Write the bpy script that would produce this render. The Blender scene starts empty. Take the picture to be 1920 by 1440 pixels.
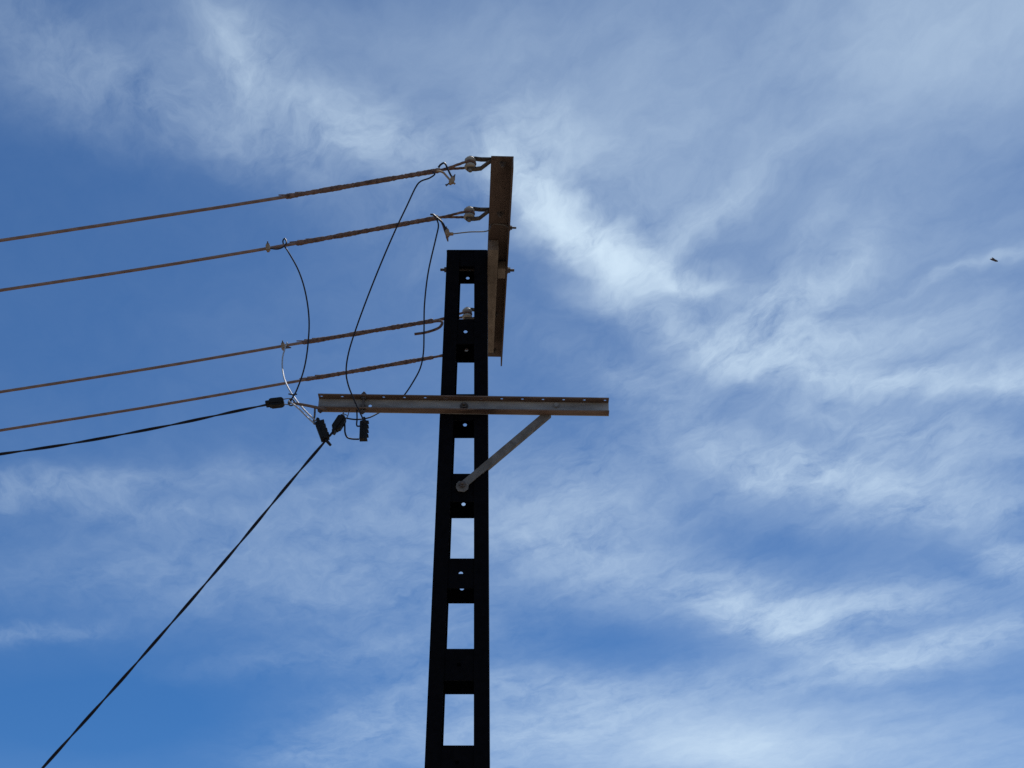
import bpy, math, random
from mathutils import Vector, Matrix

random.seed(7)
S = bpy.context.scene
COL = S.collection
R = math.radians

# ------------------------------------------------------------------ camera
PITCH = R(30.907)
EYE = Vector((0.0, 0.0, 1.6))
FPX = 2854.0                       # focal length in pixels of the 1920 px wide photograph
cam = bpy.data.cameras.new('camera')
cam.sensor_width = 36.0
cam.lens = FPX / 1920 * 36.0
cam.clip_start, cam.clip_end = 0.05, 5000
cam_ob = bpy.data.objects.new('camera', cam)
cam_ob.location = EYE
cam_ob.rotation_euler = (R(90) + PITCH, 0, 0)
COL.objects.link(cam_ob)
S.camera = cam_ob
S.render.engine = 'CYCLES'
S.cycles.max_bounces = 6
S.cycles.use_adaptive_sampling = True
S.cycles.adaptive_threshold = 0.01
S.cycles.adaptive_min_samples = 6
S.cycles.use_denoising = False
S.view_settings.view_transform = 'Standard'
S.view_settings.look = 'None'
S.view_settings.exposure = 0.0
S.view_settings.gamma = 1.0
S.view_settings.use_curve_mapping = False


def ray(px, py):
    u, v = (px - 960) / FPX, -(py - 720) / FPX
    return Vector((u, math.cos(PITCH) - v * math.sin(PITCH), math.sin(PITCH) + v * math.cos(PITCH)))


def at(px, py, Y):
    """world point at depth Y (metres in front of the viewer) on the sight line through a photo pixel"""
    d = ray(px, py)
    return EYE + d * (Y / d.y)


# ------------------------------------------------------------------ sky and sun
SUN_EL, SUN_AZ = R(63), R(24)      # behind and above the pole, a little to the right
W_ = bpy.data.worlds.new('World')
S.world = W_
W_.use_nodes = True
W_.cycles.sampling_method = 'MANUAL'
W_.cycles.sample_map_resolution = 256
NT = W_.node_tree
NT.nodes.clear()


def nd(t, **kw):
    n = NT.nodes.new(t)
    for k, v in kw.items():
        setattr(n, k, v)
    return n


def put(sock, v):
    if isinstance(v, bpy.types.NodeSocket):
        NT.links.new(v, sock)
    else:
        sock.default_value = v


def mth(op, a, b=0.0, c=0.0, clamp=False):
    n = nd('ShaderNodeMath', operation=op)
    n.use_clamp = clamp
    for s, v in zip(n.inputs, (a, b, c)):
        put(s, v)
    return n.outputs[0]


def vmth(op, a, b=(0, 0, 0), scale=None):
    n = nd('ShaderNodeVectorMath', operation=op)
    put(n.inputs[0], a)
    put(n.inputs[1], b)
    if scale is not None:
        put(n.inputs['Scale'], scale)
    return n.outputs['Value'] if op in ('DOT_PRODUCT', 'LENGTH') else n.outputs['Vector']


def mapping(v, loc=(0, 0, 0), rot=0.0, scale=(1, 1, 1), kind='TEXTURE'):
    n = nd('ShaderNodeMapping', vector_type=kind)
    put(n.inputs['Vector'], v)
    n.inputs['Location'].default_value = loc
    n.inputs['Rotation'].default_value = (0, 0, rot)
    n.inputs['Scale'].default_value = scale
    return n.outputs[0]


def noise(v, scale, detail=5.0, rough=0.55, dist=0.0, lac=2.0, col=False):
    n = nd('ShaderNodeTexNoise')
    n.noise_dimensions = '3D'
    put(n.inputs['Vector'], v)
    n.inputs['Scale'].default_value = scale
    n.inputs['Detail'].default_value = detail
    n.inputs['Roughness'].default_value = rough
    n.inputs['Lacunarity'].default_value = lac
    n.inputs['Distortion'].default_value = dist
    return n.outputs['Color'] if col else n.outputs['Fac']


tc = nd('ShaderNodeTexCoord').outputs['Generated']
sep = nd('ShaderNodeSeparateXYZ')
put(sep.inputs[0], tc)
zz = mth('MAXIMUM', sep.outputs[2], 0.06)
comb = nd('ShaderNodeCombineXYZ')
put(comb.inputs[0], mth('DIVIDE', sep.outputs[0], zz))
put(comb.inputs[1], mth('DIVIDE', sep.outputs[1], zz))
deck = comb.outputs[0]             # position on a flat cloud deck overhead (units of its height)


def deck_at(px, py):
    d = ray(px, py)
    return Vector((d.x / d.z, d.y / d.z))


# ragged edges: the deck position is stirred before the cloud banks are looked up
squash = vmth('MULTIPLY', deck, (1, .6, 1))
w1 = vmth('SUBTRACT', noise(squash, 4.0, 3, .55, col=True), (.5, .5, .5))
w2 = vmth('SUBTRACT', noise(squash, 15.0, 3, .6, col=True), (.5, .5, .5))
stir = vmth('ADD', vmth('MULTIPLY', w1, (.09, .16, 0)), vmth('MULTIPLY', w2, (.045, .08, 0)))
warped = vmth('ADD', vmth('ADD', deck, stir), (0, 0, 1))


def bank(px, py, sx, sy, ang, wt, acc):
    """one soft bank of cirrus: centre, spread along and across, heading, thickness"""
    c = deck_at(px, py)
    ex = (deck_at(px + 2, py) - deck_at(px - 2, py)) / 4
    ey = (deck_at(px, py + 2) - deck_at(px, py - 2)) / 4
    ca, sa = math.cos(R(ang)), math.sin(R(ang))
    a = (ex * ca + ey * sa) * sx
    b = (-ex * sa + ey * ca) * sy
    xx = a.x * a.x + b.x * b.x
    yy = a.y * a.y + b.y * b.y
    xy = a.x * a.y + b.x * b.y
    th = .5 * math.atan2(2 * xy, xx - yy)
    m, r = (xx + yy) / 2, math.hypot((xx - yy) / 2, xy)
    l1, l2 = math.sqrt(m + r), math.sqrt(max(m - r, 1e-9))
    k1, k2 = 1 / (l1 * 1.414), 1 / (l2 * 1.414)
    co, si = math.cos(th), math.sin(th)
    u = vmth('DOT_PRODUCT', warped, (co * k1, si * k1, -(c.x * co + c.y * si) * k1))
    v = vmth('DOT_PRODUCT', warped, (-si * k2, co * k2, (c.x * si - c.y * co) * k2))
    e = mth('POWER', .36788, mth('MULTIPLY_ADD', u, u, mth('MULTIPLY', v, v)))
    return mth('MULTIPLY_ADD', e, wt, acc)


NVEIL = 22
BANKS = [
    # broad smooth veil
    (1420, 170, 420, 190, 0, .115), (1850, 50, 260, 120, -8, .36), (1640, 420, 340, 190, 0, .15),
    (1700, 830, 330, 170, 0, .14), (1560, 1190, 380, 130, 0, .14), (1560, 1425, 420, 80, 0, .34),
    (1360, 1400, 130, 36, 0, .58), (900, 60, 320, 130, 0, .14), (1150, 260, 190, 110, 10, .12),
    (1700, 600, 280, 100, 0, .07), (560, 150, 240, 120, 20, .04), (180, 110, 260, 110, 10, .05), (760, 620, 240, 150, 0, .05),
    (560, 1020, 420, 120, 0, .07), (980, 1390, 200, 50, 0, .10), (1090, 980, 150, 90, 10, .12),
    (1180, 1200, 150, 42, 8, -.10), (1430, 1025, 150, 30, 4, -.09), (1100, 830, 110, 80, 20, -.04),
    (1810, 1070, 60, 34, 0, -.07), (1720, 1290, 160, 22, -6, -.07), (200, 1340, 260, 80, 0, -.05),
    # upper left streak running down to the pole top
    (70, 40, 110, 50, 20, .08), (230, 150, 200, 50, 15, .05), (468, 112, 34, 55, -22, .20),
    (450, 150, 60, 60, 0, .08), (560, 200, 110, 36, 38, .14), (695, 245, 60, 44, 25, .19),
    (610, 285, 140, 30, 15, .13), (820, 330, 110, 55, 20, .14), (400, 30, 160, 50, 25, .04),
    (700, 420, 140, 50, 30, .05), (320, 210, 150, 50, 20, .06), (200, 260, 160, 30, 12, .04), (560, 330, 160, 26, 20, .05), (90, 170, 110, 30, 10, .05),
    # bright core right of the pole top
    (985, 250, 60, 60, -35, .16), (970, 350, 55, 34, 30, .34), (1090, 434, 85, 28, 30, 1.0),
    (1190, 492, 100, 28, 22, .40), (1310, 525, 55, 18, 8, .26), (1070, 310, 110, 55, 0, .16),
    (1230, 420, 100, 40, -10, .10),
    # wisps to the right
    (1330, 410, 150, 26, -35, .14), (1490, 570, 110, 24, -24, .26), (1590, 520, 100, 20, -52, .12),
    (1500, 490, 100, 18, -48, .10), (1820, 498, 130, 9, -20, .14), (1440, 655, 90, 30, -8, .34),
    (1290, 640, 110, 24, 28, .20), (1380, 600, 90, 30, -15, .12), (1620, 640, 140, 30, -14, .14), (1780, 660, 130, 24, 8, .10), (1180, 700, 120, 24, 30, .08), (1560, 780, 140, 26, 10, .12), (1360, 880, 110, 24, 14, .08), (1580, 712, 170, 24, 6, .34), (1720, 732, 150, 18, 4, .18),
    (1905, 720, 45, 24, 0, .26), (1190, 560, 90, 30, 25, .14), (1290, 800, 130, 34, 28, .10),
    (1640, 905, 160, 36, 4, .30), (1470, 900, 60, 26, -10, .14), (1530, 860, 110, 20, 6, .10),
    (1760, 965, 150, 18, -6, .16), (1890, 1045, 45, 34, 10, .24), (1390, 1130, 100, 38, 18, .24),
    (1480, 1150, 90, 24, 0, .14), (1640, 1140, 120, 26, -8, .24), (1500, 1200, 110, 24, 25, .14),
    (1770, 1210, 140, 20, -14, .28), (1560, 1270, 140, 20, -8, .08), (1100, 960, 130, 80, 10, .14),
    (1060, 1050, 120, 40, 14, .10), (1150, 1330, 160, 30, -12, .12), (1010, 1285, 110, 22, 0, .14),
    (1790, 830, 140, 26, 4, .14),
    # lower left haze bands
    (90, 912, 150, 20, -2, .105), (240, 955, 150, 18, 6, .062), (420, 900, 220, 22, -2, .037),
    (520, 985, 240, 50, 0, .043), (740, 930, 160, 60, 8, .050), (250, 1060, 220, 36, -4, .037),
    (60, 1185, 95, 11, -4, .093), (560, 1110, 260, 45, 0, .056), (720, 1040, 150, 60, 0, .043),
    (640, 1225, 190, 18, -6, .050), (690, 1360, 100, 55, -25, .093), (570, 1432, 80, 34, 0, .056),
    (960, 1390, 150, 50, 0, .087), (800, 1170, 160, 60, 0, .037),
]
acc, veil = 0.0, .032
for q_, b_ in enumerate(BANKS):
    if q_ < NVEIL:
        veil = bank(*b_, veil)
    else:
        acc = bank(*b_, acc)
# away from the photographed quarter the thin cirrus goes on as broad drifting patches
edge = nd('ShaderNodeSeparateXYZ')
put(edge.inputs[0], vmth('SUBTRACT', vmth('ABSOLUTE', vmth('SUBTRACT', deck, (0.0, 2.15, 0.0))), (1.15, 1.3, 0)))
far = mth('MULTIPLY', mth('MAXIMUM', edge.outputs[0], edge.outputs[1]), 1.4, clamp=True)
patch = mth('MULTIPLY', mth('SUBTRACT', noise(deck, 1.1, 4, .55), .34), 1.3, clamp=True)
veil = mth('MAXIMUM', veil, mth('MULTIPLY', far, patch))
# fibres and mottling inside the banks
soft = vmth('MULTIPLY', vmth('ADD', deck, vmth('SCALE', stir, scale=1.2)), (1, .6, 1))
fib = noise(mapping(soft, (0, 0, 0), R(-26), (1.5, .75, 1)), 9.0, 9, .63)
fib2 = noise(mapping(soft, (3, 1, 0), R(-38), (1.15, .9, 1)), 24.0, 7, .66)
f1, f2 = mth('SUBTRACT', fib, .5), mth('SUBTRACT', fib2, .5)
t_wisp = mth('MINIMUM', mth('MAXIMUM', mth('MULTIPLY_ADD', f1, 3.5, mth('MULTIPLY_ADD', f2, 2.4, 1.0)), 0.03), 2.4)
t_veil = mth('MULTIPLY_ADD', f1, .9, mth('MULTIPLY_ADD', f2, .55, 1.0))
dens = mth('MULTIPLY_ADD', acc, t_wisp, mth('MULTIPLY', veil, t_veil))
dens = mth('SUBTRACT', 1.0, mth('POWER', .25, mth('MAXIMUM', dens, 0.0)))
low = mth('MULTIPLY', mth('SUBTRACT', sep.outputs[2], .04), 8.0, clamp=True)
dens = mth('MULTIPLY', dens, low)

sky = nd('ShaderNodeTexSky', sky_type='NISHITA')
sky.sun_disc = False
sky.sun_elevation = SUN_EL
sky.sun_rotation = SUN_AZ
sky.altitude = 2200
sky.air_density = 1.0
sky.dust_density = 0.0
sky.ozone_density = 8.0
bg_sky = nd('ShaderNodeBackground')
deep = nd('ShaderNodeHueSaturation')
deep.inputs['Saturation'].default_value = 1.16
put(deep.inputs['Color'], sky.outputs[0])
put(bg_sky.inputs['Color'], deep.outputs[0])
bg_sky.inputs['Strength'].default_value = 0.094
bg_cloud = nd('ShaderNodeBackground')
bg_cloud.inputs['Color'].default_value = (.68, .84, .98, 1)
bg_cloud.inputs['Strength'].default_value = 1.0
mx = nd('ShaderNodeMixShader')
put(mx.inputs[0], dens)
NT.links.new(bg_sky.outputs[0], mx.inputs[1])
NT.links.new(bg_cloud.outputs[0], mx.inputs[2])
out = nd('ShaderNodeOutputWorld')
NT.links.new(mx.outputs[0], out.inputs['Surface'])

sun = bpy.data.lights.new('sun', 'SUN')
sun.energy = 3.4
sun.angle = R(0.6)
sun.color = (1.0, .95, .88)
sun_ob = bpy.data.objects.new('sun', sun)
to_sun = Vector((math.sin(SUN_AZ) * math.cos(SUN_EL), math.cos(SUN_AZ) * math.cos(SUN_EL), math.sin(SUN_EL)))
sun_ob.rotation_euler = to_sun.to_track_quat('Z', 'Y').to_euler()
sun_ob.location = (4, 6, 14)
COL.objects.link(sun_ob)


# ------------------------------------------------------------------ materials
def material(name, c1, c2, scale=20, rough=.6, metal=0.0, bump=.0, stretch=(1, 1, 1), spots=None, contrast=(.35, .65), spec=.5):
    m = bpy.data.materials.new(name)
    m.use_nodes = True
    t = m.node_tree
    b = t.nodes['Principled BSDF']
    tcn = t.nodes.new('ShaderNodeTexCoord')
    mp = t.nodes.new('ShaderNodeMapping')
    mp.inputs['Scale'].default_value = stretch
    t.links.new(tcn.outputs['Object'], mp.inputs['Vector'])
    n = t.nodes.new('ShaderNodeTexNoise')
    n.inputs['Scale'].default_value = scale
    n.inputs['Detail'].default_value = 8
    n.inputs['Roughness'].default_value = .62
    t.links.new(mp.outputs[0], n.inputs['Vector'])
    r = t.nodes.new('ShaderNodeValToRGB')
    r.color_ramp.elements[0].position, r.color_ramp.elements[1].position = contrast
    r.color_ramp.elements[0].color = (*c1, 1)
    r.color_ramp.elements[1].color = (*c2, 1)
    t.links.new(n.outputs['Fac'], r.inputs['Fac'])
    colour = r.outputs[0]
    if spots:
        n2 = t.nodes.new('ShaderNodeTexNoise')
        n2.inputs['Scale'].default_value = spots[1]
        n2.inputs['Detail'].default_value = 6
        n2.inputs['Distortion'].default_value = .6
        t.links.new(mp.outputs[0], n2.inputs['Vector'])
        r2 = t.nodes.new('ShaderNodeValToRGB')
        r2.color_ramp.elements[0].position, r2.color_ramp.elements[1].position = spots[2], spots[2] + .10
        t.links.new(n2.outputs['Fac'], r2.inputs['Fac'])
        mixn = t.nodes.new('ShaderNodeMix')
        mixn.data_type = 'RGBA'
        t.links.new(r2.outputs[0], mixn.inputs[0])
        t.links.new(colour, mixn.inputs[6])
        mixn.inputs[7].default_value = (*spots[0], 1)
        colour = mixn.outputs[2]
    t.links.new(colour, b.inputs['Base Color'])
    b.inputs['Roughness'].default_value = rough
    b.inputs['Metallic'].default_value = metal
    b.inputs['Specular IOR Level'].default_value = spec
    if bump:
        bp = t.nodes.new('ShaderNodeBump')
        bp.inputs['Strength'].default_value = bump
        bp.inputs['Distance'].default_value = .004
        t.links.new(n.outputs['Fac'], bp.inputs['Height'])
        t.links.new(bp.outputs[0], b.inputs['Normal'])
    return m


BLACK = material('black_paint', (.0014, .0014, .0026), (.0032, .0032, .005), 30, .8, spec=.06, bump=.15)
RUST = material('rusty_steel', (.074, .051, .041), (.118, .084, .068), 16, .85, bump=.3, stretch=(1, .3, 1), spots=((.024, .016, .013), 9, .62), spec=.2)
RUSTY_FLANGE = material('rusty_flange', (.105, .068, .052), (.18, .128, .104), 14, .85, bump=.3, stretch=(.35, 1, 1), spots=((.05, .032, .026), 8, .60), spec=.2)
GALV = material('weathered_zinc', (.19, .185, .185), (.36, .35, .34), 12, .65, metal=.0, bump=.12, stretch=(.35, 1, 1), spots=((.07, .06, .055), 5, .57), spec=.35)
BRACE = material('stained_zinc', (.09, .082, .075), (.18, .165, .15), 14, .7, bump=.15, stretch=(1, 1, 1), spots=((.05, .04, .033), 9, .60), spec=.25)
TAN = material('tan_zinc', (.14, .11, .086), (.215, .175, .14), 22, .75, bump=.15, stretch=(1, .4, 1), spots=((.13, .085, .06), 12, .60), spec=.25)
ZINC_DARK = material('dark_zinc', (.10, .098, .095), (.19, .18, .165), 40, .6, spec=.35, bump=.1)
STRAP = material('brown_strap', (.05, .042, .037), (.10, .085, .075), 40, .65, spec=.3)
BOLT = material('bolt_steel', (.04, .032, .03), (.11, .09, .08), 60, .6, spec=.35)
COPPER = material('weathered_copper', (.15, .098, .083), (.26, .18, .15), 60, .6, spec=.3, bump=.2, stretch=(.3, 1, 1))
GRIP = material('grip_wire', (.06, .036, .031), (.20, .125, .10), 45, .7, spec=.25, bump=.4)
PORCELAIN = material('glazed_porcelain', (.21, .185, .15), (.34, .30, .25), 12, .5, spec=.35, spots=((.16, .13, .11), 20, .66))
SHEATH = material('black_sheath', (.003, .003, .008), (.006, .006, .014), 40, .5, spec=.3)
PLASTIC = material('black_plastic', (.0025, .0025, .0025), (.005, .005, .0055), 40, .65, spec=.25)
ALU = material('bare_aluminium', (.28, .29, .32), (.40, .41, .43), 60, .6, metal=.3, spec=.5)
BRASS = material('dull_brass', (.20, .125, .07), (.34, .24, .15), 70, .55, metal=.2, spec=.4)
CHITIN = material('insect_shell', (.03, .02, .018), (.07, .045, .035), 300, .5)
WING = material('insect_wing', (.07, .05, .05), (.12, .09, .09), 200, .4)
SAND = material('dry_sandy_ground', (.20, .16, .12), (.29, .235, .18), .35, .95, bump=.5, spots=((.17, .13, .09), .12, .62), spec=.1)


# ------------------------------------------------------------------ mesh helpers
class Mesh:
    def __init__(s):
        s.v, s.f = [], []

    def add(s, vs, fs):
        o = len(s.v)
        s.v += [Vector(p) for p in vs]
        s.f += [tuple(i + o for i in f) for f in fs]
        return s

    def box(s, c, size, M=None):
        M = M or Matrix.Identity(3)
        c = Vector(c)
        hx, hy, hz = [d / 2 for d in size]
        vs = [c + M @ Vector((x, y, z)) for z in (-hz, hz) for y in (-hy, hy) for x in (-hx, hx)]
        return s.add(vs, [(0, 2, 3, 1), (4, 5, 7, 6), (0, 1, 5, 4), (2, 6, 7, 3), (0, 4, 6, 2), (1, 3, 7, 5)])

    def prism(s, poly, o, ex, ey, axis, length):
        """polygon (2-D points along ex, ey) pushed along axis by length"""
        o, ex, ey, axis = Vector(o), Vector(ex), Vector(ey), Vector(axis).normalized()
        n = len(poly)
        a = [o + ex * p[0] + ey * p[1] for p in poly]
        b = [p + axis * length for p in a]
        return s.add(a + b, [tuple(range(n))[::-1], tuple(range(n, 2 * n))] + [(i, (i + 1) % n, n + (i + 1) % n, n + i) for i in range(n)])

    def tube(s, pts, r, sides=8, caps=True, lobes=0, twist=0.0, lobe=.0):
        pts = [Vector(p) for p in pts]
        n = len(pts)
        rs = r if isinstance(r, (list, tuple)) else [r] * n
        tg = [(pts[min(i + 1, n - 1)] - pts[max(i - 1, 0)]).normalized() for i in range(n)]
        up = Vector((0, 0, 1)) if abs(tg[0].z) < .9 else Vector((1, 0, 0))
        nx = tg[0].cross(up).normalized()
        vs, fs, run = [], [], 0.0
        for i in range(n):
            if i:
                run += (pts[i] - pts[i - 1]).length
                nx = (nx - tg[i] * nx.dot(tg[i])).normalized()
            ny = tg[i].cross(nx)
            for k in range(sides):
                a = 2 * math.pi * k / sides
                q = rs[i] * (1 + (lobe * math.cos(lobes * (a - twist * run)) if lobes else 0))
                vs.append(pts[i] + nx * (math.cos(a) * q) + ny * (math.sin(a) * q))
        for i in range(n - 1):
            for k in range(sides):
                k2 = (k + 1) % sides
                fs.append((i * sides + k, i * sides + k2, (i + 1) * sides + k2, (i + 1) * sides + k))
        if caps:
            fs += [tuple(range(sides))[::-1], tuple(range((n - 1) * sides, n * sides))]
        return s.add(vs, fs)

    def lathe(s, prof, o, axis, sides=20):
        """profile [(radius, distance along axis)]"""
        axis = Vector(axis).normalized()
        ex = axis.orthogonal().normalized()
        ey = axis.cross(ex)
        o = Vector(o)
        vs, fs = [], []
        for r, h in prof:
            for k in range(sides):
                a = 2 * math.pi * k / sides
                vs.append(o + axis * h + ex * (r * math.cos(a)) + ey * (r * math.sin(a)))
        m = len(prof)
        for i in range(m - 1):
            for k in range(sides):
                k2 = (k + 1) % sides
                fs.append((i * sides + k, i * sides + k2, (i + 1) * sides + k2, (i + 1) * sides + k))
        fs += [tuple(range(sides))[::-1], tuple(range((m - 1) * sides, m * sides))]
        return s.add(vs, fs)

    def plate(s, o, ex, ey, w, h, t, holes=(), wtop=None, seg=16):
        """flat plate centred at o, width w along ex, height h along ey, thickness t along ex x ey; one hole at most per panel"""
        o, ex, ey = Vector(o), Vector(ex).normalized(), Vector(ey).normalized()
        n = ex.cross(ey)
        k = (wtop / w) if wtop else 1.0
        panels, x = [], -w / 2
        for hx, hy, hr in holes:
            a, b = max(x, hx - .6 * h), min(w / 2, hx + .6 * h)
            if a - x > .004:
                panels.append((x, a, None))
            else:
                a = x
            nxt = [q[0] for q in holes if q[0] > hx]
            if nxt:
                b = min(b, (hx + nxt[0]) / 2)
            panels.append((a, b, (hx, hy, hr)))
            x = b
        if w / 2 - x > .0005:
            panels.append((x, w / 2, None))
        for x0, x1, hole in panels:

            def P(x, y, d):
                q = 1 + (k - 1) * (y / h + .5)
                return o + ex * (x * q) + ey * y + n * d
            if not hole:
                c = [(x0, -h / 2), (x1, -h / 2), (x1, h / 2), (x0, h / 2)]
                s.add([P(*p, 0) for p in c] + [P(*p, t) for p in c], [(3, 2, 1, 0), (4, 5, 6, 7), (0, 1, 5, 4), (1, 2, 6, 5), (2, 3, 7, 6), (3, 0, 4, 7)])
                continue
            hx, hy, hr = hole
            inner, outer = [], []
            for j in range(seg):
                a = 2 * math.pi * (j + .5) / seg
                ca, sa = math.cos(a), math.sin(a)
                inner.append((hx + hr * ca, hy + hr * sa))
                tx = ((x1 - hx) if ca > 0 else (x0 - hx)) / ca if abs(ca) > 1e-6 else 1e9
                ty = ((h / 2 - hy) if sa > 0 else (-h / 2 - hy)) / sa if abs(sa) > 1e-6 else 1e9
                tt = min(tx, ty)
                outer.append((hx + tt * ca, hy + tt * sa))
            # pull the outer samples nearest to each corner onto it
            for cxn, cyn in ((x0, -h / 2), (x1, -h / 2), (x1, h / 2), (x0, h / 2)):
                j = min(range(seg), key=lambda q: (outer[q][0] - cxn) ** 2 + (outer[q][1] - cyn) ** 2)
                outer[j] = (cxn, cyn)
            vs = [P(*p, d) for d in (0, t) for p in inner + outer]
            fs = []
            N = 2 * seg
            for j in range(seg):
                j2 = (j + 1) % seg
                fs += [(j, j2, seg + j2, seg + j), (N + j2, N + j, N + seg + j, N + seg + j2), (j2, j, N + j, N + j2), (seg + j, seg + j2, N + seg + j2, N + seg + j)]
            s.add(vs, fs)
        return s

    def build(s, name, mat, parent=None, smooth=False, bevel=0.0):
        me = bpy.data.meshes.new(name)
        o0 = Vector((0, 0, 0))
        me.from_pydata([tuple(p) for p in s.v], [], s.f)
        me.materials.append(mat)
        me.update()
        if smooth:
            for p in me.polygons:
                p.use_smooth = len(p.vertices) == 4
        ob = bpy.data.objects.new(name, me)
        COL.objects.link(ob)
        if parent:
            ob.parent = parent
            ob.matrix_parent_inverse = Matrix.Translation(-parent.location)
        if bevel:
            md = ob.modifiers.new('bevel', 'BEVEL')
            md.width, md.segments, md.limit_method = bevel, 2, 'ANGLE'
        return ob


def tag(o, label, cat, group=None, kind=None):
    o['label'] = label
    o['category'] = cat
    if group:
        o['group'] = group
    if kind:
        o['kind'] = kind
    return o


def thing(name, loc, label, cat, group=None):
    o = bpy.data.objects.new(name, None)
    o.empty_display_size = .05
    o.location = loc
    COL.objects.link(o)
    return tag(o, label, cat, group)


def smooth_path(pts, n=10):
    pts = [Vector(p) for p in pts]
    q = [pts[0] * 2 - pts[1]] + pts + [pts[-1] * 2 - pts[-2]]
    res = []
    for i in range(1, len(q) - 2):
        p0, p1, p2, p3 = q[i - 1:i + 3]
        for k in range(n):
            t = k / n
            res.append(.5 * (2 * p1 + (p2 - p0) * t + (2 * p0 - 5 * p1 + 4 * p2 - p3) * t * t + (3 * p1 - p0 - 3 * p2 + p3) * t ** 3))
    return res + [pts[-1]]


def pix_path(pts, n=10):
    return smooth_path([at(*p) for p in pts], n)


def extend(pts, x_end, flatten):
    """carry a sagging cable on to the left of the frame"""
    p, q = pts[-2], pts[-1]
    s = (p.z - q.z) / (p.x - q.x)
    x, z = q.x, q.z
    while x > x_end:
        x -= .05
        z -= s * .05
        s -= flatten * .05
        pts.append(Vector((x, q.y, z)))
    return pts


def bolt(name, o, axis, parent, r=.013, head=.010, stud=.02, washer=.0, mat=None):
    """hexagon nut with the threaded stud standing out of it, washer underneath"""
    m = Mesh()
    o = Vector(o)
    axis = Vector(axis).normalized()
    if washer:
        m.lathe([(washer, 0), (washer, .003)], o, axis, 16)
    ex = axis.orthogonal().normalized()
    ey = axis.cross(ex)
    base = o + axis * (.003 if washer else 0)
    m.prism([(r * math.cos(a * math.pi / 3 + .3), r * math.sin(a * math.pi / 3 + .3)) for a in range(6)], base, ex, ey, axis, head)
    if stud:
        m.lathe([(r * .5, head), (r * .5, head + stud), (r * .35, head + stud + .002)], base, axis, 10)
    return m.build(name, mat or BOLT, parent)


X, Y_, Z = Vector((1, 0, 0)), Vector((0, 1, 0)), Vector((0, 0, 1))

# ------------------------------------------------------------------ ground
g = Mesh()
n = 24
ext = 1500.0
vs = [((i / n * 2 - 1) * ext, (j / n * 2 - 1) * ext, 0.0) for j in range(n + 1) for i in range(n + 1)]
g.add(vs, [(j * (n + 1) + i, j * (n + 1) + i + 1, (j + 1) * (n + 1) + i + 1, (j + 1) * (n + 1) + i) for j in range(n) for i in range(n)])
gr = g.build('ground', SAND)
gr['kind'] = 'structure'
gr['label'] = 'dry sandy ground around the pole'

# ------------------------------------------------------------------ pole
D, DEP = 7.315, .1977              # front plane of the batten plates, distance to the back ones
ZT = at(875, 471, D).z
RAIL_W, RT = .077, .008


def pole_edges(z):
    """x of the two outer faces at a height: the pole tapers"""
    zt = ZT
    zb = at(857, 1440, D).z
    k = (zt - z) / (zt - zb)
    l0, l1 = at(838, 471, D).x, at(796, 1440, D).x
    r0, r1 = at(913.5, 471, D).x, at(918, 1440, D).x
    return l0 + (l1 - l0) * k, r0 + (r1 - r0) * k


pole = thing('utility_pole', ((pole_edges(0)[0] + pole_edges(0)[1]) / 2, D + DEP / 2, 0), 'tall black steel pole of two rails joined by batten plates, carrying both crossarms', 'pole')
yf, yb = D - .008, D + DEP + .014   # outer faces of the flanges
for side in (0, 1):
    m = Mesh()
    sg = 1 if side == 0 else -1
    rings = []
    for z in (-.3, ZT):
        xo = pole_edges(z)[side]
        sec = [(xo, yf), (xo + sg * RAIL_W, yf), (xo + sg * RAIL_W, yf + RT), (xo + sg * RT, yf + RT), (xo + sg * RT, yb - RT),
               (xo + sg * RAIL_W, yb - RT), (xo + sg * RAIL_W, yb), (xo, yb)]
        rings.append([Vector((x, y, z)) for x, y in sec])
    k = 8
    fs = [tuple(range(k)), tuple(range(k, 2 * k))[::-1]] + [(i, (i + 1) % k, k + (i + 1) % k, k + i) for i in range(k)]
    if side:
        fs = [f[::-1] for f in fs]
    m.add(rings[0] + rings[1], fs)
    m.build('rail', BLACK, pole, bevel=.002)


def batten(ztop, zbot, y, zhole=None, t=.007):
    zc = (ztop + zbot) / 2
    l, r = pole_edges(zc)
    w = (r - l) - 2 * RAIL_W + .05
    l2, r2 = pole_edges(ztop)
    holes = [(0.0, zhole - zc, .0115)] if zhole else []
    m = Mesh().plate(((l + r) / 2, y, zc), X, Z, w, ztop - zbot, -t, holes)
    return m.build('batten_plate', BLACK, pole)


Z0, PH = 6.4137, .1684
batten(ZT - .004, at(875, 499, D).z, D)
batten(ZT - .004, at(875, 531, D + DEP).z, D + DEP, at(873, 521, D + DEP).z)
k = 0
while Z0 - .5 * k > .3:
    zt = Z0 - .5 * k
    bolted = k in (1, 2)
    batten(zt, zt - PH, D, None if bolted else zt - PH / 2)
    batten(zt, zt - PH, D + DEP, zt - PH / 2)
    k += 1
l, r = pole_edges(ZT)
Mesh().box(((l + r) / 2, (yf + yb) / 2, ZT + .003), (r - l - .004, yb - yf - .004, .006)).build('top_cap', BLACK, pole)

# ------------------------------------------------------------------ upper crossarm (runs away from the viewer)
YC = D + DEP / 2
ZF = 6.872                         # underside of its flat flange
ARM_AX = Vector((-.0365, 1, 0)).normalized()
ARM_X = Vector((1, .0365, 0)).normalized()


def arm_pt(off, across=0.0, z=ZF):
    """point on the upper crossarm: metres along it from the pole centre, metres right of its left edge"""
    p = Vector((-.149, YC, 0)) + ARM_AX * off + ARM_X * across
    return Vector((p.x, p.y, z))


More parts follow.
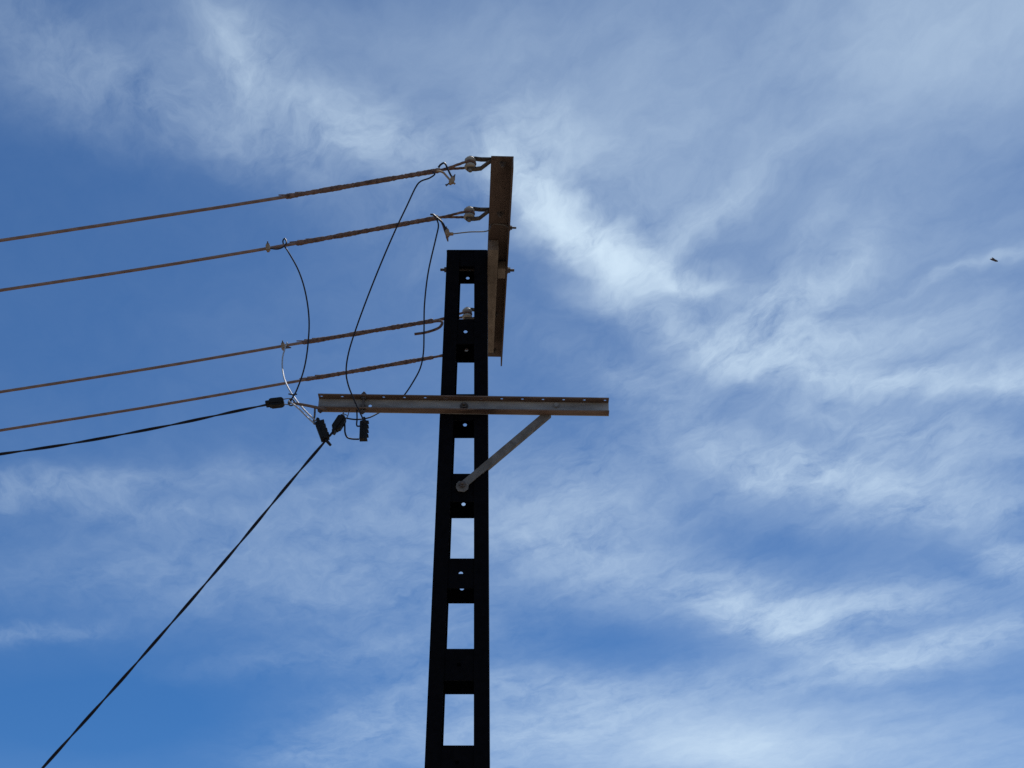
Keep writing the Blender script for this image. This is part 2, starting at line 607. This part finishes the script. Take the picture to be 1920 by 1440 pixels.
AW = .122
OFFS = (-.945, -.50, .53, .96)
ua = thing('crossarm', arm_pt(0), 'rusty brown steel angle crossarm bolted across the right side of the pole top', 'crossarm', 'crossarms on the pole')
Mesh().prism([(0, 0), (AW, 0), (AW, .008), (0, .008)], arm_pt(-.995), ARM_X, Z, ARM_AX, 2.04).build('top_flange', RUST, ua, bevel=.0015)
Mesh().prism([(AW - .009, -.072), (AW - .0005, -.072), (AW - .0005, -.0005), (AW - .009, -.0005)], arm_pt(-.994), ARM_X, Z, ARM_AX, 2.038).build('side_flange', RUST, ua, bevel=.0015)
sp = Mesh().prism([(.002, -.075), (.062, -.075), (.062, -.003), (.002, -.003)], arm_pt(-.245), ARM_X, Z, ARM_AX, 1.12).build('spacer_channel', TAN, ua, bevel=.0015)
sp['label'] = 'pale tan spacer channel along the pole side of the crossarm'
zb_ = ZF - .042
Mesh().box(arm_pt(0, (.064 + AW - .011) / 2, zb_), (AW - .011 - .064, .10, .055), Matrix((ARM_X, ARM_AX, Z)).transposed()).build('spacer_block', TAN, ua, bevel=.002)
# through bolt: nut outside the right flange, nut left of the pole
bolt('nut', arm_pt(0, AW, zb_), ARM_X, ua, .017, .014, .022, .022)
bolt('nut', Vector((pole_edges(zb_)[0], YC, zb_)), -X, ua, .017, .014, .022, .022)
Mesh().tube([Vector((pole_edges(zb_)[0] + .002, YC, zb_)), arm_pt(0, .005, zb_)], .008).build('through_bolt', BOLT, ua)
for off in OFFS:
    bolt('bolt_head', arm_pt(off, AW * .52, ZF), -Z, ua, .016, .011, .012, .02)
bolt('bolt_head', arm_pt(.80, AW * .30, ZF), -Z, ua, .016, .011, .010, .02)
bolt('nut', arm_pt(-.41, AW, ZF - .035), ARM_X, ua, .012, .010, .022, .018)

# ------------------------------------------------------------------ shackle insulators with straps
ins_labels = ['grey porcelain shackle insulator on the end of the crossarm nearest the viewer, highest in view',
              'grey porcelain shackle insulator second from the top end of the upper crossarm',
              'porcelain shackle insulator seen through the topmost opening of the pole',
              'porcelain shackle insulator on the far crossarm end, almost wholly hidden behind the pole']
spools = []
for i, off in enumerate(OFFS):
    base = arm_pt(off, 0, ZF + .004)
    c = base + Vector((-.112, 0, -.012))
    spools.append(c)
    t_ = thing('shackle_insulator', c, ins_labels[i], 'insulator', 'shackle insulators on the upper crossarm')
    Mesh().lathe([(.016, -.031), (.027, -.031), (.031, -.026), (.031, -.016), (.027, -.010), (.0215, -.006), (.0205, 0), (.0215, .006),
                  (.027, .010), (.031, .016), (.031, .026), (.027, .031), (.016, .031)], c, Z, 24).build('spool', PORCELAIN, t_, smooth=True)
    for sgn in (1, -1):
        pth = [c + Vector((-.014, 0, sgn * .0355)), c + Vector((.03, 0, sgn * .0355)), c + Vector((.058, 0, sgn * .031)),
               c + Vector((.112 - .004, 0, .012 + sgn * .0065 + .012)), c + Vector((.112 + .075, 0, .012 + sgn * .0065 + .012))]
        m = Mesh()
        for a, b in zip(pth, pth[1:]):
            d = (b - a)
            ln = d.length
            ex = d.normalized()
            ez = ex.cross(Y_)
            m.box((a + b) / 2, (ln + .006, .030, .0075), Matrix((ex, Y_, -ez)).transposed())
        m.build('strap', STRAP, t_)
    Mesh().lathe([(.008, -.050), (.012, -.050), (.012, -.040), (.008, -.040), (.008, .040), (.013, .040), (.013, .047), (.006, .049)], c, Z, 12).build('pin', ZINC_DARK, t_)

# ------------------------------------------------------------------ bare conductors with preformed grips
wires_px = [
    # points along the wire from the fork leftwards; the grip ends at the second one
    [(826, 319), (535, 369), (281, 408.5), (0, 451)],
    [(822, 408), (555, 456.5), (281, 502), (0, 544.5)],
    [(812, 601.5), (567, 642.5), (281, 691), (0, 735)],
    [(812, 670), (572, 712), (281, 762.5), (0, 807)],
]
con_labels = ['topmost of the four brown overhead conductors, ending at the nearest insulator',
              'second from the top of the four brown overhead conductors, looped at its connector',
              'third brown overhead conductor down, with a bent loose tail beside the pole',
              'lowest of the four brown overhead conductors, passing behind the hanging wires']
for i, pts in enumerate(wires_px):
    c = spools[i]
    Yw = c.y
    fork = at(*pts[0], Yw)
    gs = at(*pts[1], Yw)
    w = thing('overhead_conductor', fork, con_labels[i], 'cable', 'bare conductors strung to the left')
    path = extend(smooth_path([at(*p, Yw) for p in pts], 24), -13, .012)
    zf = path[0].z
    Mesh().tube(path, .0092, 10, True, 5, 40, .04).build('wire', COPPER, w, smooth=True)
    # grip rods wound over the wire, ragged at the left end
    gp = []
    L = (fork - gs).length
    nseg = 90
    rr = []
    for k in range(nseg + 1):
        gp.append(path[0].lerp(path[24], 0) if k == 0 else path[min(int(k / nseg * 24), 23)].lerp(path[min(int(k / nseg * 24), 23) + 1], k / nseg * 24 - min(int(k / nseg * 24), 23)))
        rr.append(.0136 + .0013 * math.sin(k * .23 + i) + .0016 * random.uniform(-1, 1))
    rr[-1] *= .75
    grip = Mesh().tube(gp, rr, 12, True, 4, 47, .035)
    for q in range(3):                # frayed rod ends standing off the wire
        a = gp[-1 - 5 * q]
        d = Vector((-.075, random.uniform(-.004, .004), -.008 + .012 * random.random()))
        grip.tube([a + Vector((.06, 0, .012)), a + Vector((0, 0, .0135)), a + d * .5 + Vector((0, 0, .012))], .0035, 6)
    grip.build('grip', GRIP, w, smooth=True)
    # the loop of the grip round the spool groove
    rad_ = .026
    loop = []
    fk = Vector((fork.x, Yw, zf))
    for k in range(13):
        t = k / 12
        sv = t * t * (3 - 2 * t)
        p = fk.lerp(c, t)
        loop.append(Vector((p.x, Yw - rad_ * sv, p.z)))
    for k in range(1, 12):
        a = -math.pi / 2 + math.pi * k / 12
        loop.append(c + Vector((rad_ * math.cos(a), rad_ * math.sin(a), 0)))
    for k in range(13):
        t = 1 - k / 12
        sv = t * t * (3 - 2 * t)
        p = fk.lerp(c, t)
        loop.append(Vector((p.x, Yw + rad_ * sv, p.z)))
    Mesh().tube(loop, .0072, 10, True, 3, 60, .14).build('loop', GRIP, w, smooth=True)
    if i == 0:
        tl = pix_path([(818, 320, Yw - .02), (830, 323, Yw - .02), (838, 331, Yw - .02), (847, 341, Yw - .02)], 5)
        Mesh().tube(tl, .006, 8).build('tail', BRASS, w, smooth=True)
    if i == 1:
        tl = pix_path([(806, 410, Yw - .02), (822, 409, Yw - .03), (829, 418, Yw - .03), (834, 432, Yw - .03), (838, 444, Yw - .03), (840, 453, Yw - .03)], 5)
        Mesh().tube(tl, [.006] * (len(tl) - 6) + [.007, .007, .006, .005, .004, .002], 8).build('tail', GRIP, w, smooth=True)
    if i == 2:
        tl = pix_path([(806, 604, Yw - .012), (820, 602, Yw - .02), (828, 603, Yw - .03), (828.5, 608, Yw - .035), (823, 614.5, Yw - .035), (810, 620, Yw - .035), (795, 624, Yw - .035), (777, 626.5, Yw - .035)], 6)
        Mesh().tube(tl, .0085, 8).build('tail', GRIP, w, smooth=True)

# ------------------------------------------------------------------ lower crossarm (level, across the front)
YW = D - .008 - .0005              # back of its web rests on the rails
HB, FL, TH = .088, .047, .0065
za = at(870, 762, YW - TH).z
left, right = at(597, 760, YW).x, at(1141, 760, YW).x
tilt = R(.95)
LX = Vector((math.cos(tilt), 0, -math.sin(tilt)))
LZ = Vector((math.sin(tilt), 0, math.cos(tilt)))
xc = (left + right) / 2
LEN = right - left
zc_ = za - (xc - at(870, 762, YW).x) * math.tan(tilt) - .002
LO = Vector((xc, YW, zc_))


def low_pt(x, z=0.0, y=0.0):
    """point on the lower crossarm: x metres right of its middle, z above its centre line, y towards the viewer"""
    return LO + LX * x + LZ * z - Y_ * y


def low_x(px, py=758):
    return (at(px, py, YW) - LO).dot(LX)


la = thing('crossarm', low_pt(0), 'long grey galvanised channel crossarm with punched holes, level across the pole front', 'crossarm', 'crossarms on the pole')
hx = low_x(694.5)
wb = Mesh().plate(LO - Y_ * TH, LX, LZ, LEN, HB, -TH, [(hx, -.002, .010)])
wb.build('web', GALV, la)
hpx = [604 + 38.8 * k for k in range(7)] + [902.5 + 38.55 * k for k in range(7)]
hol = [(low_x(p, 748), 0, .0095) for p in hpx if p < 1138]
m = Mesh().plate(low_pt(0, HB / 2 - TH, FL / 2 + TH), LX, -Y_, LEN, FL, -TH, hol)
m.build('top_flange', RUSTY_FLANGE, la)
m = Mesh().plate(low_pt(0, -HB / 2, FL / 2 + TH), LX, -Y_, LEN - .001, FL, -TH, [])
m.build('bottom_flange', RUSTY_FLANGE, la)
bolt('nut', at(870, 762, YW - TH - .001), -Y_, la, .017, .014, .016, .024)
b2x = low_x(682, 760)
bolt('nut', low_pt(b2x, HB / 2, FL / 2 + TH), LZ, la, .015, .013, .010, .019)
bolt('nut', low_pt(b2x, HB / 2 - TH, FL / 2 + TH), -LZ, la, .015, .010, .0, .019)
Mesh().tube([low_pt(b2x, -HB / 2, FL / 2 + TH), low_pt(b2x, HB / 2 - .02, FL / 2 + TH)], .007).build('hanger_bolt', BOLT, la)
bolt('nut', low_pt(b2x, -HB / 2, FL / 2 + TH), -LZ, la, .014, .012, .008, .019)
bolt('nut', low_pt(b2x - .002, -.012, TH), -Y_, la, .011, .012, .006, .016)

# ------------------------------------------------------------------ diagonal brace
b_hi, b_lo = at(1043, 762, YW + .0005), at(867, 912, YW + .0005)
br = thing('diagonal_brace', b_lo, 'grey flat bar brace slanting from the pole up to the channel crossarm', 'brace')
yb1 = YW - TH - .003 - .005        # in front of the web at the top, on the pole at the bottom
lo2 = Vector((b_lo.x, YW - .006, b_lo.z))
hi2 = Vector((b_hi.x, YW + .001, b_hi.z))
dirv = (hi2 - lo2).normalized()
wv = Y_.cross(dirv).normalized()
nv = dirv.cross(wv)
a_, b__ = lo2 - dirv * .03, hi2 + dirv * .02
m = Mesh()
m.prism([(-.021, 0), (.021, 0), (.021, .006), (-.021, .006)], a_, wv, -Y_, dirv, (b__ - a_).length)
m.prism([(.015, -.028), (.021, -.028), (.021, -.0005), (.015, -.0005)], a_ + dirv * .16, wv, -Y_, dirv, (b__ - a_).length - .24)
m.build('bar', BRACE, br, bevel=.001)
Mesh().prism([(-.034, -.012), (-.022, -.034), (.012, -.038), (.032, -.022), (.034, .008), (.018, .026), (-.018, .028), (-.032, .012)], lo2 + Vector((0, -.0075, -.004)), X, Z, -Y_, .005).build('plate_washer', BRACE, br, bevel=.002)
bolt('nut', lo2 + Vector((0, -.0125, 0)), -Y_, br, .018, .015, .014, 0)
bolt('bolt_head', Vector((b_hi.x, YW - TH - .001, b_hi.z)), -Y_, br, .014, .009, 0, .016, mat=GALV)


# ------------------------------------------------------------------ taps, connectors, clamps
def simple(name, mesh, mat, label, cat, group=None, smooth=True):
    c = sum(mesh.v, Vector()) / len(mesh.v)
    mesh.v = [p - c for p in mesh.v]
    o = mesh.build(name, mat, None, smooth)
    o.location = c
    return tag(o, label, cat, group)


Y1, Y2, Y3, Y4 = [c.y for c in spools]
TAPS = 'black tap wires'
# A: loops off the second conductor
A = pix_path([(507, 466, Y2 - .015), (520, 467, Y2 - .03), (531, 463, Y2 - .03), (537, 455, Y2 - .015), (534, 447.5, Y2), (530.5, 452, Y2 + .01), (533, 461, Y2 + .01),
              (541, 473, Y2), (560, 508, Y2 + .02), (573, 550, Y2 + .06), (579.5, 600, Y2 + .12), (577, 650, Y2 + .18), (570, 692, Y2 + .24), (557, 730, Y2 + .29), (547, 748, Y2 + .31), (543, 757, Y2 + .31)], 8)
simple('tap_wire', Mesh().tube(A, .0043, 8), SHEATH, 'black wire curling off the second conductor and bowing down to the dead-end clamp', 'wire', TAPS)
# B: from the nearest conductor down in front of the lower crossarm
B = pix_path([(812, 323, Y1 - .02), (815, 327, Y1 - .03), (805, 334, Y1 - .03), (789, 340, Y1 - .03), (779, 352, Y1 - .02), (762, 388, Y1), (742, 430, Y1 + .05), (716, 490, Y1 + .15), (690, 555, Y1 + .28), (668, 615, Y1 + .42),
              (654, 660, Y1 + .55), (649, 695, Y1 + .63), (653, 722, Y1 + .68), (665, 752, Y1 + .72), (678, 780, Y1 + .735), (684, 792, Y1 + .74)], 8)
simple('tap_wire', Mesh().tube(B, .0043, 8), SHEATH, 'long black wire sweeping from the topmost conductor down in front of the channel crossarm', 'wire', TAPS)
# C: from the second conductor, behind the lower crossarm
C = pix_path([(819, 411, Y2 - .02), (822, 424, Y2 - .02), (817, 448, Y2 - .01), (803, 510, Y2 + .08), (796, 570, Y2 + .2), (795, 620, Y2 + .3), (794, 660, Y2 + .38), (788, 690, Y2 + .44), (774, 717, Y2 + .47),
              (757, 742, Y2 + .48), (738, 760, Y2 + .48), (716, 771, Y2 + .46), (692, 783, Y2 + .40), (668, 786.5, Y2 + .37), (648, 784, Y2 + .35)], 8)
simple('tap_wire', Mesh().tube(C, .0043, 8), SHEATH, 'black wire hanging nearest the pole and passing behind the channel crossarm', 'wire', TAPS)
# little black loop over the first conductor down to its connector, and over the second
simple('tap_wire', Mesh().tube(pix_path([(822, 314, Y1 - .02), (826, 309, Y1 - .03), (832, 305.5, Y1 - .03), (836, 309, Y1 - .035), (840, 318, Y1 - .035), (845, 328, Y1 - .03), (849, 334, Y1 - .03)], 6), .0055, 8), SHEATH,
       'short black wire hooked over the topmost conductor beside its insulator', 'wire', TAPS)
simple('tap_wire', Mesh().tube(pix_path([(808, 402, Y2 - .03), (813, 403, Y2 - .045), (820, 409, Y2 - .05), (828, 416, Y2 - .05), (833, 424, Y2 - .045), (835, 432, Y2 - .04)], 6), .006, 8), SHEATH,
       'short black wire hooked over the second conductor beside its insulator', 'wire', TAPS)
# bare wires from the third conductor
s1 = pix_path([(538.5, 642, Y3 - .03), (534, 655, Y3 - .04), (530, 670, Y3 - .06), (529.5, 690, Y3 - .12), (534, 713, Y3 - .25), (545, 735, Y3 - .42), (559, 755, Y3 - .58), (575, 773, Y3 - .67), (592, 789, Y3 - .70)], 8)
simple('bare_wire', Mesh().tube(s1, .0046, 8, True, 3, 60, .12), ALU, 'shiny silver wire dropping from the third conductor to the ribbed connector', 'wire', 'bare silver wires')
s2 = pix_path([(541, 752, Y2 + .31), (550, 758, Y2 + .31), (562, 768, Y2 + .32), (576, 782, Y2 + .33), (589, 794, Y2 + .33)], 8)
simple('bare_wire', Mesh().tube(s2, .0046, 8, True, 3, 60, .12), ALU, 'short silver wire from the dead-end clamp ring to the ribbed connector', 'wire', 'bare silver wires')
# earthing wire across the crossarm
e1 = [at(849, 438.5, Y2 - .03), at(880, 435, Y2 - .01), at(914, 433, Y2 + .03)]
e1 += [arm_pt(-.40, .02, ZF - .006), arm_pt(-.40, .075, ZF - .006), arm_pt(-.405, .108, ZF - .020), arm_pt(-.41, .1105, ZF - .035)]
simple('bond_wire', Mesh().tube(smooth_path(e1, 8), .0036, 8), ZINC_DARK, 'thin grey wire running level from a connector across under the rusty crossarm', 'wire')


def connector(c, up, along, label, size=(.024, .022, .05), mat=BRASS):
    """small clamp: body block, keeper bar, bolt with nut"""
    up = Vector(up).normalized()
    al = Vector(along)
    al = (al - up * al.dot(up)).normalized()
    n = up.cross(al)
    Mx = Matrix((al, n, up)).transposed()
    t_ = thing('wire_connector', c, label, 'connector', 'small clamp connectors on the wires')
    a, b, h = size
    m = Mesh().box(c, (a, b, h * .62), Mx)
    m.box(c - up * h * .40, (a * .62, b * .8, h * .22), Mx)
    m.build('body', mat, t_, bevel=.003)
    Mesh().box(c + up * h * .38, (a * .85, b * .85, h * .14), Mx).build('keeper', mat, t_, bevel=.001)
    bolt('bolt', c + up * h * .45, up, t_, a * .30, .010, .012, 0)
    return t_


connector(at(502.5, 465, Y2 - .012), at(500, 440, Y2) - at(502, 470, Y2), X, 'small clamp connector gripping the second conductor left of the black curl')
m_ = connector(at(531, 650, Y3 - .012), at(527, 620, Y3) - at(531, 650, Y3), X, 'small clamp connector gripping the third conductor above the silver wire')
Mesh().tube([at(536, 651, Y3 - .03), at(546, 652, Y3 - .03)], [.010, .003], 8).build('wire_stub', BOLT, m_)
c1 = connector(at(847, 339, Y1 - .03), at(851, 332, Y1) - at(842, 349, Y1), at(870, 345, Y1) - at(840, 330, Y1), 'brass clamp connector dangling below the topmost conductor at the insulator')
Mesh().tube([at(845, 341, Y1 - .03), at(839, 346, Y1 - .035), at(836, 347.5, Y1 - .035)], [.004, .004, .0075], 8).build('side_bolt', BOLT, c1)
Mesh().tube([at(848, 341, Y1 - .03), at(853, 345, Y1 - .03)], [.007, .005], 8).build('wire_stub', BRASS, c1)
c2 = connector(at(839, 437, Y2 - .035), at(836, 424, Y2) - at(840, 444, Y2), X, 'brass clamp connector dangling below the second conductor, holding the thin grey wire')
Mesh().tube([at(840, 439, Y2 - .03), at(850, 438.5, Y2 - .03)], [.011, .009], 8).build('wire_socket', BRASS, c2)


def ribbed_connector(top, bot, w, label, tail=None, knob=True):
    """black insulated connector: ribbed housing, domed shear-bolt head on top"""
    top, bot = Vector(top), Vector(bot)
    ax = (top - bot)
    L = ax.length
    ax.normalize()
    ex = Y_.cross(ax).normalized()
    ey = ax.cross(ex)
    t_ = thing('ribbed_connector', bot, label, 'connector', 'black ribbed connectors under the channel crossarm')
    m = Mesh()
    prof = [(-w * .5, 0), (w * .5, 0)]
    nr = 4
    for k in range(nr):
        z0 = L * (k + .05) / nr
        z1 = L * (k + .75) / nr
        prof += [(w * .40, z0 + .003), (w * .40, z1), (w * .62, z1 + .003), (w * .62, L * (k + .95) / nr)]
    prof += [(w * .3, L), (-w * .42, L)]
    m.prism(prof, bot - ey * w * .42, ex, ax, ey, w * .84)
    m.build('housing', PLASTIC, t_, bevel=.002)
    Mesh().box(bot + ax * L * .5 - ex * w * .30, (w * .36, w * 1.0, L * .92), Matrix((ex, ey, ax)).transposed()).build('half_shell', PLASTIC, t_, bevel=.003)
    if knob:
        Mesh().lathe([(w * .28, 0), (w * .28, .012), (w * .20, .016), (w * .22, .026), (w * .12, .034)], top - ax * .004, ax, 12).build('shear_bolt', PLASTIC, t_, smooth=True)
    if tail:
        Mesh().tube([Vector(p) for p in tail], [.010, .009, .0075][:len(tail)], 8).build('cable_tail', SHEATH, t_, smooth=True)
    return t_


YH = YW - .05
k1 = ribbed_connector(at(598, 792, YH - .03), at(610, 824, YH - .03), .048, 'black ribbed connector hanging tilted below the left end of the channel crossarm',
                      [at(607, 815, YH - .03), at(613, 827, YH - .03), at(620, 835, YH - .03)])
k2 = ribbed_connector(at(682.5, 791, YH + .01), at(681.5, 825, YH + .01), .044, 'black ribbed connector hanging upright below the channel crossarm near its bolt')
Mesh().tube(pix_path([(669, 768, YH + .02), (669.5, 785, YH + .02), (669, 798, YH + .015), (676, 799, YH + .01)], 4), .0045, 6).build('hanger', SHEATH, k2)
Mesh().tube(pix_path([(590.5, 766, YH), (590, 778, YH), (588.5, 793, YH - .01), (594, 795, YH - .02)], 4), .006, 6).build('hanger', BOLT, k1)

# dead-end hook at the crossarm's left tip
hk = thing('eye_hook', at(601, 766, YH), 'brown hook rod sticking out left from the tip of the channel crossarm', 'hook')
Mesh().tube([at(612, 768, YH + .0), at(600, 765.5, YH), at(580, 761, YH), at(560, 757.5, YH), at(550, 756, YH)], [.009, .009, .0085, .008, .007], 8).build('rod', RUSTY_FLANGE, hk, smooth=True)
ring = [at(546, 754, YH) + Vector((.016 * math.cos(a), .004, .020 * math.sin(a))) for a in [2 * math.pi * k / 20 for k in range(21)]]
Mesh().tube(ring, .0045, 8).build('eye', BOLT, hk, smooth=True)
bolt('nut', at(601, 768, YH + .01), -Z, hk, .013, .010, .006, .016)
Mesh().tube([at(541, 738.5, YH - .02), at(549, 740, YH - .02), at(557, 739, YH - .02)], .004, 6).build('tie', SHEATH, hk)


def anchor_clamp(a, b, w0, w1, label, bails):
    """wedge-shaped cable clamp between points a (cable side) and b (bail side)"""
    a, b = Vector(a), Vector(b)
    ax = (b - a)
    L = ax.length
    ax.normalize()
    ex = Y_.cross(ax).normalized()
    ey = ax.cross(ex)
    t_ = thing('anchor_clamp', a, label, 'clamp', 'black wedge clamps on the service cables')
    m = Mesh()
    m.prism([(-w0 * .5, 0), (w0 * .5, 0), (w0 * .5, L * .12), (w1 * .5, L * .16), (w1 * .5, L * .84), (w1 * .42, L), (-w1 * .40, L), (-w1 * .5, L * .90), (-w1 * .5, L * .12)], a - ey * .022, ex, ax, ey, .044)
    m.build('body', PLASTIC, t_, bevel=.004)
    Mesh().prism([(-w0 * .22, -.02), (w0 * .22, -.02), (w1 * .26, L * 1.06), (-w1 * .26, L * 1.06)], a - ey * .027, ex, ax, ey, .054).build('wedge', PLASTIC, t_, bevel=.003)
    for p in bails:
        Mesh().tube(pix_path(p, 5), .0028, 6).build('bail', ZINC_DARK, t_, smooth=True)
    return t_


anchor_clamp(at(505, 757, YH), at(531, 754, YH), .036, .047, 'black wedge clamp ending the twisted cable left of the channel crossarm',
             [[(529, 749, YH), (538, 747.5, YH), (546, 747, YH)], [(529, 757, YH), (539, 758.5, YH), (544, 757, YH), (546, 752, YH)]])
anchor_clamp(at(628, 806, YH - .02), at(643, 783, YH - .02), .034, .050, 'black wedge clamp ending the steep twisted cable under the channel crossarm',
             [[(642, 786, YH - .02), (643, 778, YH), (645, 769, YH + .02)], [(647, 788, YH - .02), (652, 780, YH), (655, 769, YH + .02)], [(642, 775.5, YH - .01), (647, 777, YH - .01), (651, 779, YH - .01)]])
simple('tap_wire', Mesh().tube(pix_path([(646, 785, YH - .01), (646.5, 800, YH - .01), (647, 811, YH - .01), (651, 820, YH - .005), (660, 823, YH), (673, 823.5, YH + .01)], 6), .0048, 8), SHEATH,
       'small black wire looping from the steep cable clamp to the upright ribbed connector', 'wire', TAPS)


def twisted(name, path, r, pitch, label, mats=(SHEATH, SHEATH)):
    """two sheathed cores wound round each other"""
    t_ = thing(name, path[0], label, 'cable', 'twisted service cables')
    n = len(path)
    tg = [(path[min(i + 1, n - 1)] - path[max(i - 1, 0)]).normalized() for i in range(n)]
    for q in (0, 1):
        pts, run = [], 0.0
        for i in range(n):
            if i:
                run += (path[i] - path[i - 1]).length
            ph = 2 * math.pi * run / pitch + math.pi * q + .35 * math.sin(run * 3.1)
            ex = tg[i].cross(Y_).normalized()
            ey = tg[i].cross(ex)
            pts.append(path[i] + (ex * math.cos(ph) + ey * math.sin(ph)) * r * .85)
        Mesh().tube(pts, r, 8).build('core', mats[q], t_, smooth=True)
    return t_


c1p = pix_path([(509, 757, YH), (440, 771.5, YH), (330, 795, YH), (200, 820, YH), (100, 837, YH), (0, 851.5, YH)], 34)
twisted('service_cable', extend(c1p, -9, .02), .0046, .50, 'black twisted cable running left from the wedge clamp below the four conductors')
c2p = pix_path([(630, 803, YH - .02), (610, 827, YH - .02), (540, 909, YH - .02), (418, 1056, YH - .02), (258, 1241, YH - .02), (80, 1440, YH - .02)], 40)
twisted('service_cable', extend(c2p, -6.5, .12), .0046, .50, 'black twisted cable dropping steeply to the lower left corner')

# ------------------------------------------------------------------ insect in the open sky
bi = at(1863, 487.5, 6.0)
ia = (at(1870, 490.5, 6.0) - at(1856, 486, 6.0)).normalized()
ins = thing('flying_insect', bi, 'tiny dark insect flying alone in the sky at far right', 'insect')
Mesh().lathe([(.0008, -.019), (.0028, -.015), (.0044, -.008), (.0050, -.001), (.0044, .003), (.0056, .008), (.0054, .012), (.0036, .0145), (.0042, .017), (.0028, .020), (.0006, .021)], bi, ia, 10).build('body', CHITIN, ins, smooth=True)
for sgn in (-1, 1):
    bse = bi + ia * .009 + Vector((0, sgn * .003, .003))
    tip = bse - ia * .020 + Vector((0, sgn * .006, .001)) 
    dv = tip - bse
    sd = dv.cross(Z).normalized() * .004
    vs = [bse, bse + dv * .4 + sd, bse + dv * .85 + sd * .9, tip, bse + dv * .85 - sd * .7, bse + dv * .4 - sd * .6]
    Mesh().add(vs + [v + Vector((0, 0, .0004)) for v in vs], [(0, 1, 2, 3, 4, 5), (11, 10, 9, 8, 7, 6)] + [(i, (i + 1) % 6, 6 + (i + 1) % 6, 6 + i) for i in range(6)]).build('wing', WING, ins)
